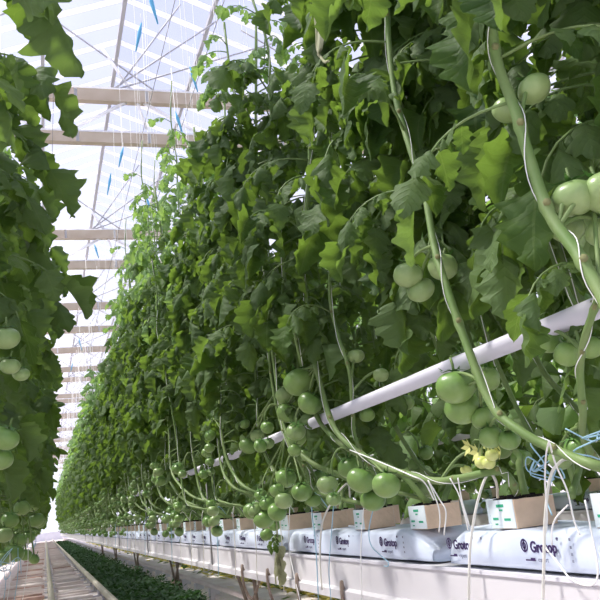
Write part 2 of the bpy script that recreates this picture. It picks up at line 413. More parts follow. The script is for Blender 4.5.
def make_leaf(rg, hi=True, L0=.36, young=False):
    """compound tomato leaf growing along +X from the origin; arrays (V, F, uv, part) with a rachis tube"""
    n = 20 if hi else 5
    el = rg.uniform(-.2, .5); K = 9 if hi else 4
    pts = []; p = np.zeros(3); az = 0; e = el; bend = rg.uniform(1.2, 2.4); yaw = rg.uniform(-.5, .5)
    for k in range(K + 1):
        pts.append(p.copy()); t = (k + .5) / K
        d = np.array([math.cos(e) * math.cos(az), math.cos(e) * math.sin(az), math.sin(e)])
        p = p + d * L0 / K; e = el - bend * t ** 1.3; az = yaw * t
    pts = np.array(pts)
    def at(t):
        x = t * K; i = min(int(x), K - 1); return pts[i] + (pts[i + 1] - pts[i]) * (x - i), pts[i + 1] - pts[i]
    out = []
    pairs = [(.36, .55), (.58, .85), (.80, 1.0)] if hi else [(.45, .8), (.78, 1.0)]
    if hi: pairs += [(.47, .28), (.69, .3)]
    LL = L0 * rg.uniform(.32, .40)
    for t, sc in pairs:
        for sd in (-1, 1):
            o, d = at(t + rg.uniform(-.03, .03)); d = d / np.linalg.norm(d)
            side = np.cross(d, [0, 0, 1.0]); side /= np.linalg.norm(side)
            a = rg.uniform(.75, 1.25)
            dd = d * math.cos(a) + side * sd * math.sin(a) + np.array([0, 0, -rg.uniform(.1, .7)])
            sv = np.cross(dd, [0, 0, 1.0]) + rg.normal(0, .35, 3)
            st = o + dd * .012
            out.append(leaflet(n, LL * sc * rg.uniform(.85, 1.1), LL * sc * rg.uniform(.40, .54), st, dd, sv, rg.uniform(.8, 3.2), rg.uniform(-.1, 1.3), rg))
    o, d = at(1.0); out.append(leaflet(n, LL * 1.15, LL * .62, o, d, np.cross(d, [0, 0, 1.0]) + rg.normal(0, .25, 3), rg.uniform(.6, 2.4), rg.uniform(.1, 1.2), rg))
    return pts, out

LEAVES_HI = [make_leaf(nrg, True) for _ in range(16)]
LEAVES_LO = [make_leaf(nrg, False) for _ in range(12)]
LEAVES_YO = [make_leaf(nrg, True, .24) for _ in range(5)]

def put_leaf(mb, leaf, pos, az, sc, tilt, rg, m=M_LEAF, tint=None, hi=True, lim=None):
    pts, lfs = leaf
    if lim is not None:                                  # keep the leaf inside the row
        for _ in range(12):
            q = pts[-1] * 1.2 * sc; x = pos[0] + math.cos(az) * q[0] * math.cos(tilt) - math.sin(az) * q[1]; z = pos[2] + q[2] + math.sin(tilt) * q[0]
            if lim(x, z): break
            az += 1.1; sc *= .95
    ca, sa = math.cos(az), math.sin(az); ct, st_ = math.cos(tilt), math.sin(tilt)
    Ry = np.array([[ct, 0, -st_], [0, 1, 0], [st_, 0, ct]]); Rz = np.array([[ca, -sa, 0], [sa, ca, 0], [0, 0, 1]]); Rm = Rz @ Ry * sc
    pos = np.array(pos); T = rg.uniform(0, 1) if tint is None else tint
    mb.tube([tuple(Rm @ q + pos) for q in pts], [.0042 * sc * (1 - .6 * i / len(pts)) for i in range(len(pts))], M_STEM, 5 if hi else 3, tint=T)
    for V, Fq, uv in lfs: mb.add(V @ Rm.T + pos, Fq, m, uv, min(1, max(0, T + rg.uniform(-.12, .12))))

# ------------------------------------------------------------------ tomatoes
def tomato_mesh(nm, m_, n=20, rings=12, ribs=5, flat=.84):
    mb = MB(); V = []; 
    for i in range(rings + 1):
        th = PI * i / rings
        for j in range(n):
            a = 2 * PI * j / n; r = math.sin(th) * (1 + .035 * math.cos(ribs * a) * (1 if i < rings * .6 else .3))
            z = math.cos(th) * flat
            if i < rings * .3: z -= .13 * (1 - i / (rings * .3)) ** 1.5
            V.append((r * math.cos(a), r * math.sin(a), z))
    Fq = [(i * n + j, (i + 1) * n + j, (i + 1) * n + (j + 1) % n, i * n + (j + 1) % n) for i in range(rings) for j in range(n)]
    mb.add(V, Fq, m_); return mb.mesh(nm)
TOM = [tomato_mesh('tomato_%d' % i, mm, 22, 12, rb, fl_) for i, (mm, rb, fl_) in enumerate(((M_TOM, 5, .84), (M_TOMP, 6, .82), (M_TOM, 7, .88), (M_TOM, 4, .9)))]
TOML = [tomato_mesh('tomato_small_%d' % i, mm, 10, 6, 5, .86) for i, mm in enumerate((M_TOM, M_TOMP, M_TOM))]
TOMY = tomato_mesh('tomato_yellow', M_TOMY, 16, 9, 5, .9)
def calyx_mesh():
    mb = MB()
    for k in range(5):
        a = 2 * PI * k / 5; V = []
        for t, w_, z in ((0, .10, .78), (.35, .13, .86), (.7, .08, .80), (.95, .005, .95)):
            for s in (-1, 1): V.append((t * math.cos(a) - s * w_ * math.sin(a), t * math.sin(a) + s * w_ * math.cos(a), z))
        mb.add(V, [(0, 1, 3, 2), (2, 3, 5, 4), (4, 5, 7, 6)], M_CALYX)
    mb.tube([(0, 0, .72), (.05, 0, 1.15), (.12, .05, 1.5)], .07, M_STEM, 6)
    return mb.mesh('calyx')
CAL = calyx_mesh()
def put_tomato(parent, pos, r, rg, hi=True, kind=None):
    me = (TOM[int(rg.integers(0, 4))] if hi else TOML[int(rg.integers(0, 3))]) if kind is None else kind
    t = link('tomato', me, parent, pos); t.scale = (r, r, r)
    t.rotation_euler = (rg.uniform(-.5, .5), rg.uniform(-.5, .5), rg.uniform(0, 6))
    if hi:
        c = link('calyx', CAL, t)
    return t

def cluster(parent, stems, anchor, out, rg, n=4, r=.033, hi=True, kind=None):
    """a truss: its stalk goes into the stems builder, its fruit become parts of the plant"""
    anchor = Vector(anchor); out = Vector(out).normalized()
    tip = anchor + out * .06 + Vector((0, 0, -.05 - r))
    stems.tube(smoothpath([anchor, anchor + out * .035 + Vector((0, 0, .008)), anchor + out * .06 + Vector((0, 0, -.03)), tip], 3), .0032, M_STEM, 5)
    side = Vector((-out.y, out.x, 0)); done = []
    for k in range(n):
        rr = r * rg.uniform(.72, 1.12)
        for _ in range(14):
            p = tip + side * rg.uniform(-1, 1) * r * 1.5 + out * rg.uniform(-.3, 1) * r + Vector((0, 0, rg.uniform(-1.9, .6) * r))
            if all((p - q).length > (rr + q2) * .93 for q, q2 in done): break
        else: continue
        done.append((p, rr)); put_tomato(parent, p, rr, rg, hi, kind)

# ------------------------------------------------------------------ generic plants
def stem_points(front, side, rg, top, lean=.95):
    """local path of a lowered vine: from the block along the gutter, then up; side -1 = towards the aisle"""
    sx = .16 * side + (rg.uniform(-.03, .03))
    h = rg.uniform(-.03, .07); lean = lean * rg.uniform(.55, 1.1)
    pts = [(0, 0, 0), (sx * rg.uniform(.2, .5), .06, .06 + h * .5), (sx * .8, .20 * lean, .085 + h), (sx, (.38 + rg.uniform(-.05, .05)) * lean, .14 + h * 1.4), (sx + rg.uniform(-.03, .02), .56 * lean, .34), (sx + rg.uniform(-.03, .03), .68 * lean, .65)]
    z = .65; y = .68 * lean; x = sx
    while z < top:
        z += .28; y += rg.uniform(-.0, .07); x += rg.uniform(-.03, .03); pts.append((x, y, z))
    return smoothpath(pts, 4)

BASEZ = H - .043                                      # top of the rooting blocks
def on_path(path, z):
    for a, b in zip(path, path[1:]):
        if a.z <= z <= b.z: return a.lerp(b, (z - a.z) / max(1e-6, b.z - a.z))
    return path[-1]

def build_plant(name, side, rg, top, hi, nleaf, zlo, trusses, reach=1.0, bias=None, pale_leaves=True, twine=True, lim=None, ythr=None, xdrift=0., lean=.95, rs=.0075):
    """root at the block; side is the way the vine hangs over the gutter edge"""
    r = empty(name)
    path = stem_points(True, side, rg, top, lean)
    if xdrift:
        for p in path: p.x += xdrift * min(1, max(0, (p.z - .2) / 1.2))
    st = MB(); k = len(path)
    st.tube(path, [rs * (1.15 - .55 * i / k) * (1 + (.18 if i % 5 == 0 else 0)) for i in range(k)], M_STEM, 8 if hi else 5)
    fo = MB(); lib = LEAVES_HI if hi else LEAVES_LO
    az = rg.uniform(0, 6)
    for i in range(nleaf):
        t = (i + rg.uniform(0, .6)) / nleaf; z = zlo + (top - zlo) * t
        az += 2.4 + rg.uniform(-.5, .5)
        p = on_path(path, z); yng_or_lit = (t > (.82 if hi else .74)) if ythr is None else (t > ythr or rg.random() < .3)
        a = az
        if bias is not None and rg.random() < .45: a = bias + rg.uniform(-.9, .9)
        put_leaf(fo, lib[int(rg.integers(0, len(lib)))] if not (yng_or_lit and hi) else LEAVES_YO[int(rg.integers(0, 5))], p, a,
                 reach * rg.uniform(.75, 1.15) * (1 if t < .8 else .8), rg.uniform(-.25, .35), rg, M_YOUNG_OR_SUNLIT if (yng_or_lit and pale_leaves) else M_LEAF, None, hi, lim)
    for z in trusses:
        z = max(.02, z + rg.uniform(-.07, .09)); p = on_path(path, z); o = (side, rg.uniform(-.8, .5), 0)
        cluster(r, st, p, o, rg, int(rg.integers(2, 5)), rg.uniform(.027, .034), hi)
    st.build('stem', r); fo.build('foliage', r)
    if twine and hi:
        tw = MB(); tp = []
        for i, p in enumerate(path[8:]):
            a = i * 1.1; tp.append(p + Vector((math.cos(a), math.sin(a), 0)) * rs * 1.15)
        tp.append(path[-1] + Vector((0, 0, .5))); tp.append(path[-1] + Vector((.02, .02, 1.6)))
        tw.tube(tp, .0012, M_STRING, 4); tw.build('support_twine', r)
    elif twine:
        tw = MB(); tw.tube([path[-1] - Vector((0, 0, .3)), path[-1] + Vector((0, 0, 1.5))], .003, M_STRING, 3); tw.build('support_twine', r)
    return r

PROTO = {}
def proto(key, n, **kw):
    PROTO[key] = [build_plant('tomato_plant', rg=nrg, **kw) for _ in range(n)]
    USED[key] = set()
USED = {}
def place(key, loc, mirror=False, jitter=True):
    i = int(nrg.integers(0, len(PROTO[key]))); p = PROTO[key][i]
    if i in USED[key]: o = copy_tree(p)
    else: o = p; USED[key].add(i)
    o.location = loc; o.scale = (1, 1, nrg.uniform(.93, 1.06)) if jitter else (1, 1, 1)
    o.rotation_euler = (0, 0, nrg.uniform(-.12, .12))
    return o
TOPR = 1.95
GXR, GXL, GX2 = 1.0, -.58, 2.55                       # centre lines of the three gutters
def lim_right(x, z): return GXR - .04 + x > (.60 if z > .55 else .68 if z > .45 else .82)
def lim_left(x, z): return GXL + .06 + x < (-.2 if z < .24 else .0 if z < .5 else .15)
proto('right_front', 7, side=-1, top=TOPR, hi=True, nleaf=54, zlo=.30, trusses=(.10, .38), bias=PI, reach=.82, lim=lim_right)
proto('right_back', 5, side=1, top=TOPR + .15, hi=True, nleaf=32, zlo=.5, trusses=(.15, .45), reach=.85, lim=lim_right)
proto('right_upper', 5, side=1, top=TOPR + .1, hi=True, nleaf=48, zlo=.50, trusses=(), reach=.9, lim=lim_right)
proto('right_upper_front', 3, side=1, top=TOPR + .1, hi=True, nleaf=46, zlo=.58, trusses=(), reach=1.0, bias=PI, lim=lim_right, rs=.006)
proto('right_far', 6, side=-1, top=TOPR + .1, hi=False, nleaf=56, zlo=.22, trusses=(.08, .2, .36), bias=PI, reach=.85, lim=lim_right)
proto('left_near', 6, side=1, top=1.75, hi=True, nleaf=52, zlo=.22, trusses=(.0, .08, .2, .34, .55), bias=0., xdrift=.10, lean=.95, reach=.82, lim=lim_left)
def lim_left_near(x, z): return GXL + .06 + x < (-.17 if z < .22 else -.07 if z < .8 else .10)
proto('left_front', 3, side=1, top=1.75, hi=True, nleaf=48, zlo=.22, trusses=(.02, .12), bias=0., xdrift=.04, lean=.95, reach=.78, lim=lim_left_near)
proto('left_far', 6, side=1, top=1.9, hi=False, nleaf=56, zlo=.16, trusses=(.04, .16, .34), bias=0., xdrift=.12, reach=.85, lim=lim_left)

def plant_line(): pass
# right row
ys = [1.55 + .42 * i for i in range(44)]
while ys[-1] < 46: ys.append(ys[-1] + .50)
ordn = 'first second third fourth fifth sixth seventh eighth ninth tenth eleventh twelfth thirteenth fourteenth fifteenth sixteenth seventeenth eighteenth nineteenth twentieth'.split()
G1 = 'vines of the right row, aisle side'
for i, y in enumerate(ys):
    if y > 46: break
    near = y < 10
    if i > 0:
        o = place('right_front' if near else 'right_far', (GXR - .04, y, BASEZ))
        if near and i < 21: tag(o, 'tomato vine on the aisle side of the right row, %s block beyond the nearest' % ordn[i - 1], 'tomato plant', G1)
        elif near: tag(o, 'tomato vine midway down the right row, small leaves and fruit at this size', 'tomato plant', 'middle vines of the right row')
        else: tag(o, 'tomato vine in the distant, bright green part of the right row', 'tomato plant', 'distant vines of the right row')
    if y < 12:
        o = place('right_back', (GXR + .06, y + .12, BASEZ))
        tag(o, 'tomato vine leaning away from the aisle, behind the %s' % ('vine at block %s from the nearest' % ordn[i] if i < 8 else 'middle vines of the right row'), 'tomato plant', 'vines on the far side of the right gutter')
# left row
for i, y in enumerate([-.1, .3, .7, 1.1, 1.5]):
    o = place('right_upper', (GXR + .08, y, BASEZ)); tag(o, 'leafy vine filling the upper right corner behind the thick stems', 'tomato plant', 'leafy vines behind the near stems')
for i, y in enumerate([.45, .95, 1.3]):
    o = place('right_upper_front', (GXR - .08, y, BASEZ)); tag(o, ['leafy vine above the right edge, in front of the gutter', 'leafy vine over the three tomatoes, aisle side', 'leafy vine above the printed slabs, aisle side'][i], 'tomato plant', 'leafy vines over the near stems')
for i in range(1, 110):
    y = .75 + (.42 * i if i < 40 else 16.8 + .5 * (i - 40))
    if y > 46: break
    near = y < 7
    o = place('left_front' if y < 2.2 else 'left_near' if near else 'left_far', (GXL + .06, y - .1, BASEZ))
    if near: tag(o, 'tomato vine of the left row, %s leafy one counted from the camera' % ordn[i - 1], 'tomato plant', 'near vines of the left row')
    else: tag(o, 'tomato vine in the receding far part of the left row', 'tomato plant', 'distant vines of the left row')
# row behind
proto('behind', 4, side=-1, top=2.0, hi=False, nleaf=60, zlo=.04, trusses=(.08, .2, .34), twine=False, ythr=.6)  # second row: many leaves coloured paler to paint in sunlight, not youth
proto('behind_far', 2, side=-1, top=2.1, hi=False, nleaf=56, zlo=-.2, trusses=(.2,), ythr=.5, twine=False)  # third row: sunlight likewise painted in by the paler leaf colour
for i in range(22):
    o = place('behind_far', (4.1, 1.8 + .6 * i, BASEZ)); tag(o, 'sunlit tomato vine of the third row, small glints of green through the gaps', 'tomato plant', 'vines of the third row behind')
for i in range(30):
    y = 1.6 + .45 * i
    o = place('behind', (GX2, y, BASEZ)); tag(o, 'sunlit tomato vine of the second row, glimpsed behind the first right row', 'tomato plant', 'vines of the second row behind')

for key, ps in PROTO.items():                         # sample vines that no place used
    for i, p in enumerate(ps):
        if i not in USED[key]:
            for q in [c for ch in p.children for c in ch.children] + list(p.children) + [p]: bpy.data.objects.remove(q)

# ------------------------------------------------------------------ gutters, slabs, blocks
def gutter(x, lab, flip=1):
    r = empty('growing_gutter', (x, 0, 0)); z = H - .185
    prof = [(-.115, 0), (-.115, -.085), (-.13, -.092), (-.13, -.118), (.13, -.118), (.13, -.092), (.115, -.085), (.115, 0)]
    V = []; Fq = []; yy = [-.6, 52]
    for y in yy: V += [(px, y, z + pz) for px, pz in prof]
    n = len(prof); Fq = [(i, (i + 1) % n, n + (i + 1) % n, n + i) for i in range(n)]
    m = MB(); m.add(V, Fq, M_GUTTER); m.add(V[:8], [(0, 1, 6, 7), (2, 3, 4, 5), (1, 2, 5, 6)], M_GUTTER); m.build('trough', r, smooth=False)
    m = MB(); m.box((-.119, -.6, z - .004), (-.112, 52, z + .004), M_WHITE); m.build('lip', r, smooth=False)
    return tag(r, lab, 'growing gutter')
gutter(GXR, 'long white growing gutter carrying the printed slabs, right of the aisle')
gutter(GXL, 'long white growing gutter under the left row of vines')
gutter(GX2, 'long white growing gutter of the second row, seen behind the first')
BZ = H - .1815
def bag_surface(y, z, L_, sgn=-1):
    """half width of the slab at height z above its floor"""
    hh = .082; e = min(1, (L_ / 2 - abs(y)) / .10); e = max(e, 0) ** .5
    q = abs(2 * z / hh - 1); return .098 * (1 - .22 * q ** 3) * (.80 + .20 * e)
def bag_mesh(L_, rg):
    mb = MB(); ny = 64; na = 28; V = []
    for i in range(ny + 1):
        y = -L_ / 2 + L_ * i / ny; e = min(1, max(0, (L_ / 2 - abs(y)) / .10)) ** .5
        for j in range(na):
            a = 2 * PI * j / na; c, s = math.cos(a), math.sin(a)
            x = math.copysign(abs(c) ** .35, c); z = math.copysign(abs(s) ** .32, s)
            hh = .041 * (.45 + .55 * e); hz = hh * (1 + z)
            wr = .0016 * math.sin(y * 31 + a * 2) + .0022 * math.sin(y * 11 - 3 * a) * (1 + 2 * (1 - e)) + rg.normal(0, .0004)
            V.append((x * .098 * (.80 + .20 * e) * (1 - .035 * abs(z) ** 3) + wr * c, y, hz + wr * max(0, s)))
    Fq = [(i * na + j, i * na + (j + 1) % na, (i + 1) * na + (j + 1) % na, (i + 1) * na + j) for i in range(ny) for j in range(na)]
    Fq += [(0, na - 1 - k, na - 2 - k, k + 1)[::1] if False else (k, k + 1, na - 2 - k, na - 1 - k) for k in range(0, na // 2 - 1)]
    b = ny * na; Fq += [(b + na - 1 - k, b + na - 2 - k, b + k + 1, b + k) for k in range(0, na // 2 - 1)]
    mb.add(V, Fq, M_BAG); return mb.mesh('slab_film')
def text_mesh(s, size, bold=.0):
    c = bpy.data.curves.new('t', 'FONT'); c.body = s; c.size = size; c.extrude = .0004; c.offset = bold; c.resolution_u = 3
    o = bpy.data.objects.new('t', c); C.objects.link(o); bpy.context.view_layer.update()
    me = bpy.data.meshes.new_from_object(o.evaluated_get(bpy.context.evaluated_depsgraph_get()))
    V = np.array([v.co[:] for v in me.vertices]); polys = [tuple(p.vertices) for p in me.polygons]
    bpy.data.objects.remove(o); bpy.data.meshes.remove(me); return V, polys
def print_on(pieces, name, faceX=-1):
    """pieces: (V2d, polys, material, y, z). Laid on a plane facing -X: text x runs towards -Y"""
    vs = []; fs = []; ms = []; mats = []; n = 0
    for V, polys, m_, y, z, x in pieces:
        if m_ not in mats: mats.append(m_)
        for v in V: vs.append((x - .0006 - v[2], y - v[0], z + v[1]))
        for p in polys: fs.append(tuple(i + n for i in p)); ms.append(mats.index(m_))
        n += len(V)
    me = bpy.data.meshes.new(name); me.from_pydata(vs, [], fs); me.update()
    for m_ in mats: me.materials.append(m_)
    me.polygons.foreach_set('material_index', ms); return me
def ring2d(r0, r1, n=20):
    V = []; Pq = []
    for i in range(n):
        a = 2 * PI * i / n; V += [(r0 * math.cos(a), r0 * math.sin(a), .0003), (r1 * math.cos(a), r1 * math.sin(a), .0003)]
    for i in range(n): j = (i + 1) % n; Pq.append((2 * i, 2 * j, 2 * j + 1, 2 * i + 1))
    return np.array(V), Pq
T_G = text_mesh('Grotop', .029, .0008); T_E = text_mesh('expert', .013); T_R = text_mesh('\u00ae', .009)
def rect2d(w_, h_): return np.array([(0, 0, .0003), (w_, 0, .0003), (w_, h_, .0003), (0, h_, .0003)]), [(0, 1, 2, 3)]
def logo_pieces(y, x):
    gw = T_G[0][:, 0].max()
    a, b = ring2d(.0095, .013); c, d = ring2d(.004, .0068); e, f = rect2d(.004, .020)
    return [(T_G[0], T_G[1], M_INK, y - .034, .040, x), (a, b, M_INK, y - .014, .052, x), (c, d, M_INK, y - .014, .052, x),
            (e - [.002, .010, 0], f, M_INK, y - .014, .052, x), (T_R[0], T_R[1], M_INK, y - .036 - gw, .062, x),
            (T_E[0], T_E[1], M_INKG, y - .055, .022, x), (*rect2d(.035, .003), M_INK, y - .012, .023, x), (*rect2d(.016, .003), M_INK, y - .030, .026, x)]
BAGL = 1.28
bagme = [bag_mesh(BAGL, nrg) for _ in range(3)]
def logo_mesh(icons):
    pcs = []
    for q in icons: pcs += logo_pieces(q + .014, -.0985)
    for yc in [q - .15 for q in icons]:
        for k_, z in enumerate((.062, .048, .036, .024)): pcs.append((*rect2d(.006, .005), M_INKG, yc, z, -.0985))
    return print_on(pcs, 'printed_logo')
logos = [logo_mesh((.595, .275, -.045, -.365)), logo_mesh((.36, .01, -.36)), logo_mesh((.40, .05, -.30))]
def slab(x, y, lab, grp, i, detail=True, flip=False):
    o = link('substrate_slab', bagme[i % 3]); o.location = (x, y, BZ)
    if detail:
        p = link('printed_logo', logos[min(i, 2)], o); p['label'] = 'navy lettering on the slab film'
    return tag(o, lab, 'slab', grp)
# the nearest slab ends at y=1.82, the next begins at 1.92
y = 1.82 - BAGL / 2; k = 0
while y < 46:
    lab = ['pale blue printed slab at the right edge of the photo, nearest on the gutter', 'pale blue printed slab second from the right edge, creased at its near end',
           'pale blue printed slab under the hanging green shoot, third from the right edge'][k] if k < 3 else 'pale blue printed slab in the receding line, %s from the right edge' % ordn[k] if k < 8 else 'pale blue printed slab far down the right gutter'
    slab(GXR, y, lab, 'slabs on the right gutter', k, y < 16); y += BAGL + .09; k += 1
y = 1.2; k = 0
while y < 46: slab(GXL, y, 'pale blue slab on the gutter of the left row', 'slabs on the left gutter', k, False); y += BAGL + .09; k += 1
y = 1.0
while y < 15: slab(GX2, y, 'pale blue slab of the second row, seen behind the first gutter', 'slabs on the second gutter', k, True); y += BAGL + .09; k += 1

T_B = [text_mesh('growfast', .011, .0003), text_mesh('pro', .009), text_mesh('rootwell', .009)]
def block_proto():
    r = empty('rooting_block')
    m = MB(); m.box((-.048, -.05, 0), (.048, .05, .058), M_BLOCK); m.build('rockwool', r, smooth=False)
    m = MB()
    m.box((-.0495, -.047, .001), (-.0482, .051, .059), M_WRAP); m.box((.0482, -.047, .001), (.0495, .051, .059), M_WRAP)
    m.box((-.0495, .0502, .001), (.0495, .0512, .059), M_WRAP); m.build('wrapper', r, smooth=False)
    me = print_on([(*rect2d(.030, .006), M_GREEN, .020, .044, -.0492), (*rect2d(.014, .004), M_GREEN, .010, .036, -.0492), (*rect2d(.022, .005), M_GREEN, .040, .018, -.0492), (*rect2d(.026, .005), M_GREEN, -.005, .016, -.0492), (*rect2d(.012, .003), M_GREEN, .034, .008, -.0492)], 'green_print')
    link('green_print', me, r)
    m = MB()
    for q in range(26):
        a, b = nrg.uniform(-.045, .045), nrg.uniform(-.05, .05); s = nrg.uniform(.003, .007)
        m.box((a - s, b - s, .057), (a + s, b + s, .058 + s * .8), M_DARK)
    m.build('dark_topping', r, smooth=False)
    return r
BT = BZ + .082
b0 = block_proto(); used = False
def block(x, y, lab, grp):
    global used
    o = copy_tree(b0) if used else b0
    used = True; o.location = (x, y, BT); o.rotation_euler = (0, 0, nrg.uniform(-.06, .06)); return tag(o, lab, 'rooting block', grp)
for i, y in enumerate([1.195] + ys):
    if y > 24: break
    if i < 4: lab = ['tan rooting block at the right edge of the photo', 'tan rooting block with a bare front face above the nearest logo', 'tan rooting block third from the right edge, thin tubes beside it', 'tan rooting block fourth from the right edge, under hanging tomatoes'][i]
    elif i < 12: lab = 'tan rooting block on the right row of slabs, %s from the right edge' % ordn[i]
    else: lab = 'tan rooting block far down the right row of slabs'
    block(GXR - .03, y, lab, 'rooting blocks on the right slabs')
for i, y in enumerate(ys):
    if y < 14: block(GXR + .062, y + .17, 'rooting block at the back of a slab, behind the front blocks', 'rooting blocks behind the front ones')
for i in range(30):
    block(GX2 - .02, 1.6 + .45 * i, 'rooting block of the second row behind', 'rooting blocks of the second row')
for i in range(40):
    block(GXL + .04, .75 + .42 * i - .1, 'rooting block under the left row of vines', 'rooting blocks of the left row')

# ------------------------------------------------------------------ grow pipes
def grow_pipe(x, z, lab, r_=.0185):
    m = MB(); m.tube([(x, -.5, z), (x, 20, z), (x, 50, z)], r_, M_WHITE, 14); return tag(m.build('grow_pipe'), lab, 'pipe')
grow_pipe(.86, H + .252, 'thick white pipe slanting through the right row between leaves and fruit')
grow_pipe(2.25, H + .262, 'thinner-looking white pipe seen behind the right row, lower right')
grow_pipe(-.72, H + .25, 'white pipe inside the left row of vines')

# ------------------------------------------------------------------ hero vines of the near right row
def hero(label, pts, rad, leaves, trusses, mat_=M_STEM, twine=True, base=None, rg=nrg):
    """pts: world points from the foot up; leaves: (index fraction, azimuth, scale); trusses: lists of fruit (centre, radius, kind)"""
    base = Vector(base if base is not None else pts[0])
    r = empty('tomato_plant', base)
    path = [p - base for p in smoothpath(pts, 6)]; k = len(path)
    st = MB(); st.tube(path, [rad * (1.05 - .25 * i / k) * (1.22 if i % 9 == 4 else 1) for i in range(k)], mat_, 12)
    for i in range(4, k, 9):                                     # leaf scars on the stem joints
        p = path[i]; st.tube([p, p + Vector((-.006, -.012, .004))], [rad * .75, rad * .6], M_STEMB, 6)
    fo = MB()
    for (t, az, sc, tilt) in leaves:
        p = path[min(k - 1, int(t * k))]; put_leaf(fo, LEAVES_HI[int(rg.integers(0, 16))], p, az, sc * .85, tilt, rg)
    for anchor, fruits in trusses:
        a = Vector(anchor) - base; j = min(range(k), key=lambda q: (path[q] - a).length)
        for c, rr, kd in fruits:
            c = Vector(c) - base
            st.tube(smoothpath([path[j], path[j].lerp(c, .5) + Vector((0, 0, .02)), c + Vector((0, 0, rr * .75))], 4), .0034, M_STEM, 6)
            put_tomato(r, c, rr, rg, True, kd)
    st.build('stem', r)
    if leaves: fo.build('foliage', r)
    if twine:
        tw = MB(); tp = []
        for i, p in enumerate(path):
            a = i * .42; d = (path[min(i + 1, k - 1)] - path[max(0, i - 1)]).normalized(); u = d.orthogonal().normalized(); v = d.cross(u)
            tp.append(p + (u * math.cos(a) + v * math.sin(a)) * rad * 1.16)
        tp.append(path[-1] + Vector((0, 0, .8))); tw.tube(tp, .0009, M_STRING, 5); tw.build('support_twine', r)
    return tag(r, label, 'tomato plant', 'near vines with bare lower stems')
def T(px, py, X, rpx, kd=None):
    p = P(px, py, X); dist = (p - Vector((0, 0, H))).length; return (p, rpx * dist / F, kd)
A = [TOM[i] for i in range(4)]
# vine running down the upper right corner
s1 = [(.97, .62, H - .03), (.80, .66, H + .02)] + [P(*q) for q in ((640, 352, .70), (600, 291, .70), (575, 250, .70), (550, 215, .70), (530, 160, .71), (515, 110, .71), (497, 60, .72), (490, 5, .72), (482, -60, .74), (470, -150, .8), (465, -260, .85), (462, -420, .85))]
hero('thick pale green vine running down to the right edge past big ribbed tomatoes', s1, .0095,
     [(.55, 2.2, .8, 0), (.62, 5.4, .9, .1), (.66, 1.0, .9, .1), (.70, 2.8, .8, .2), (.74, 4.2, 1, .2), (.78, .3, 1, .3), (.84, 3.4, .9, 0), (.88, 5.5, 1, .2), (.93, 1.6, 1, 0), (.97, 4, .9, 0)],
     [(P(520, 125, .71), [T(534, 89, .76, 16, A[1]), T(508, 110, .77, 15, A[1])]),
      (P(560, 225, .70), [T(574, 198, .745, 21, A[1]), T(606, 192, .78, 22, A[1]), T(567, 228, .80, 17, A[1]), T(604, 232, .80, 17, A[1])]),
      (P(600, 291, .70), [T(592, 133, .9, 11, A[0])])])
# vine from mid-top to lower right
s2 = [(.96, 1.12, H - .03)] + [P(*q) for q in ((600, 467, .84), (560, 452, .83), (520, 431, .80), (490, 402, .79), (462, 332, .79), (446, 285, .79), (434, 245, .80), (424, 190, .82), (410, 148, .83), (395, 95, .84), (388, 30, .86), (384, -60, .88), (380, -180, .9))]
hero('green vine crossing in front of the white pipe with three tomatoes beside it', s2, .0085,
     [(.62, 2.4, .8, 0), (.66, 5.2, .9, .1), (.72, 3.9, 1, .1), (.76, 1.0, 1, .2), (.80, 5.8, .9, 0), (.83, 2.8, 1, .2), (.87, 4.4, 1, 0), (.91, .8, 1, .1), (.95, 3.1, 1, 0)],
     [(P(437, 245, .80), [T(408, 275, .79, 15, A[1]), T(421, 290, .82, 14, A[1]), T(443, 267, .84, 15, A[1])]),
      (P(480, 375, .79), [T(455, 387, .80, 19.5, A[0]), T(463, 408, .835, 18, A[2]), T(487, 379, .87, 13, A[3]), T(483, 418, .86, 12, A[0])]),
      (P(505, 420, .80), [T(491, 437, .86, 12, A[2]), T(509, 440, .88, 11, A[0])])])
# arching vine into the block above the nearest logo
s3 = [(.95, 1.53, H - .03)] + [P(*q) for q in ((512, 482, .93), (500, 471, .92), (480, 474, .90), (440, 481, .87), (410, 475, .85), (380, 465, .83), (352, 447, .82), (333, 425, .81), (318, 375, .81), (309, 330, .82), (306, 300, .83), (303, 262, .84), (306, 220, .85), (310, 160, .87), (312, 100, .88), (312, 20, .9), (312, -60, .92))]
hero('vine arching down from the middle leaves into the tan block by the logo', s3, .0085,
     [(.66, 2.6, .7, .1), (.70, 5.4, .8, .1), (.74, 3.7, .9, .1), (.78, .9, 1, .2), (.82, 3.0, 1, 0), (.86, 4.6, .9, 0), (.90, 1.9, 1, .2), (.95, 3.5, .8, 0)],
     [(P(316, 362, .81), [T(299, 382, .79, 15.5, A[0]), T(310, 403, .80, 12.5, A[2]), T(286, 396, .83, 10.5, A[1]), T(287, 413, .82, 11, A[0])]),
      (P(357, 450, .82), [T(361, 480, .81, 14.5, A[0]), T(386, 485, .80, 14, A[2]), T(373, 500, .85, 12.5, A[0]), T(350, 467, .86, 12, A[3])]),
      (P(440, 480, .87), [T(466, 470, .96, 5.5, TOMY), T(478, 452, .95, 5, TOMY)])])
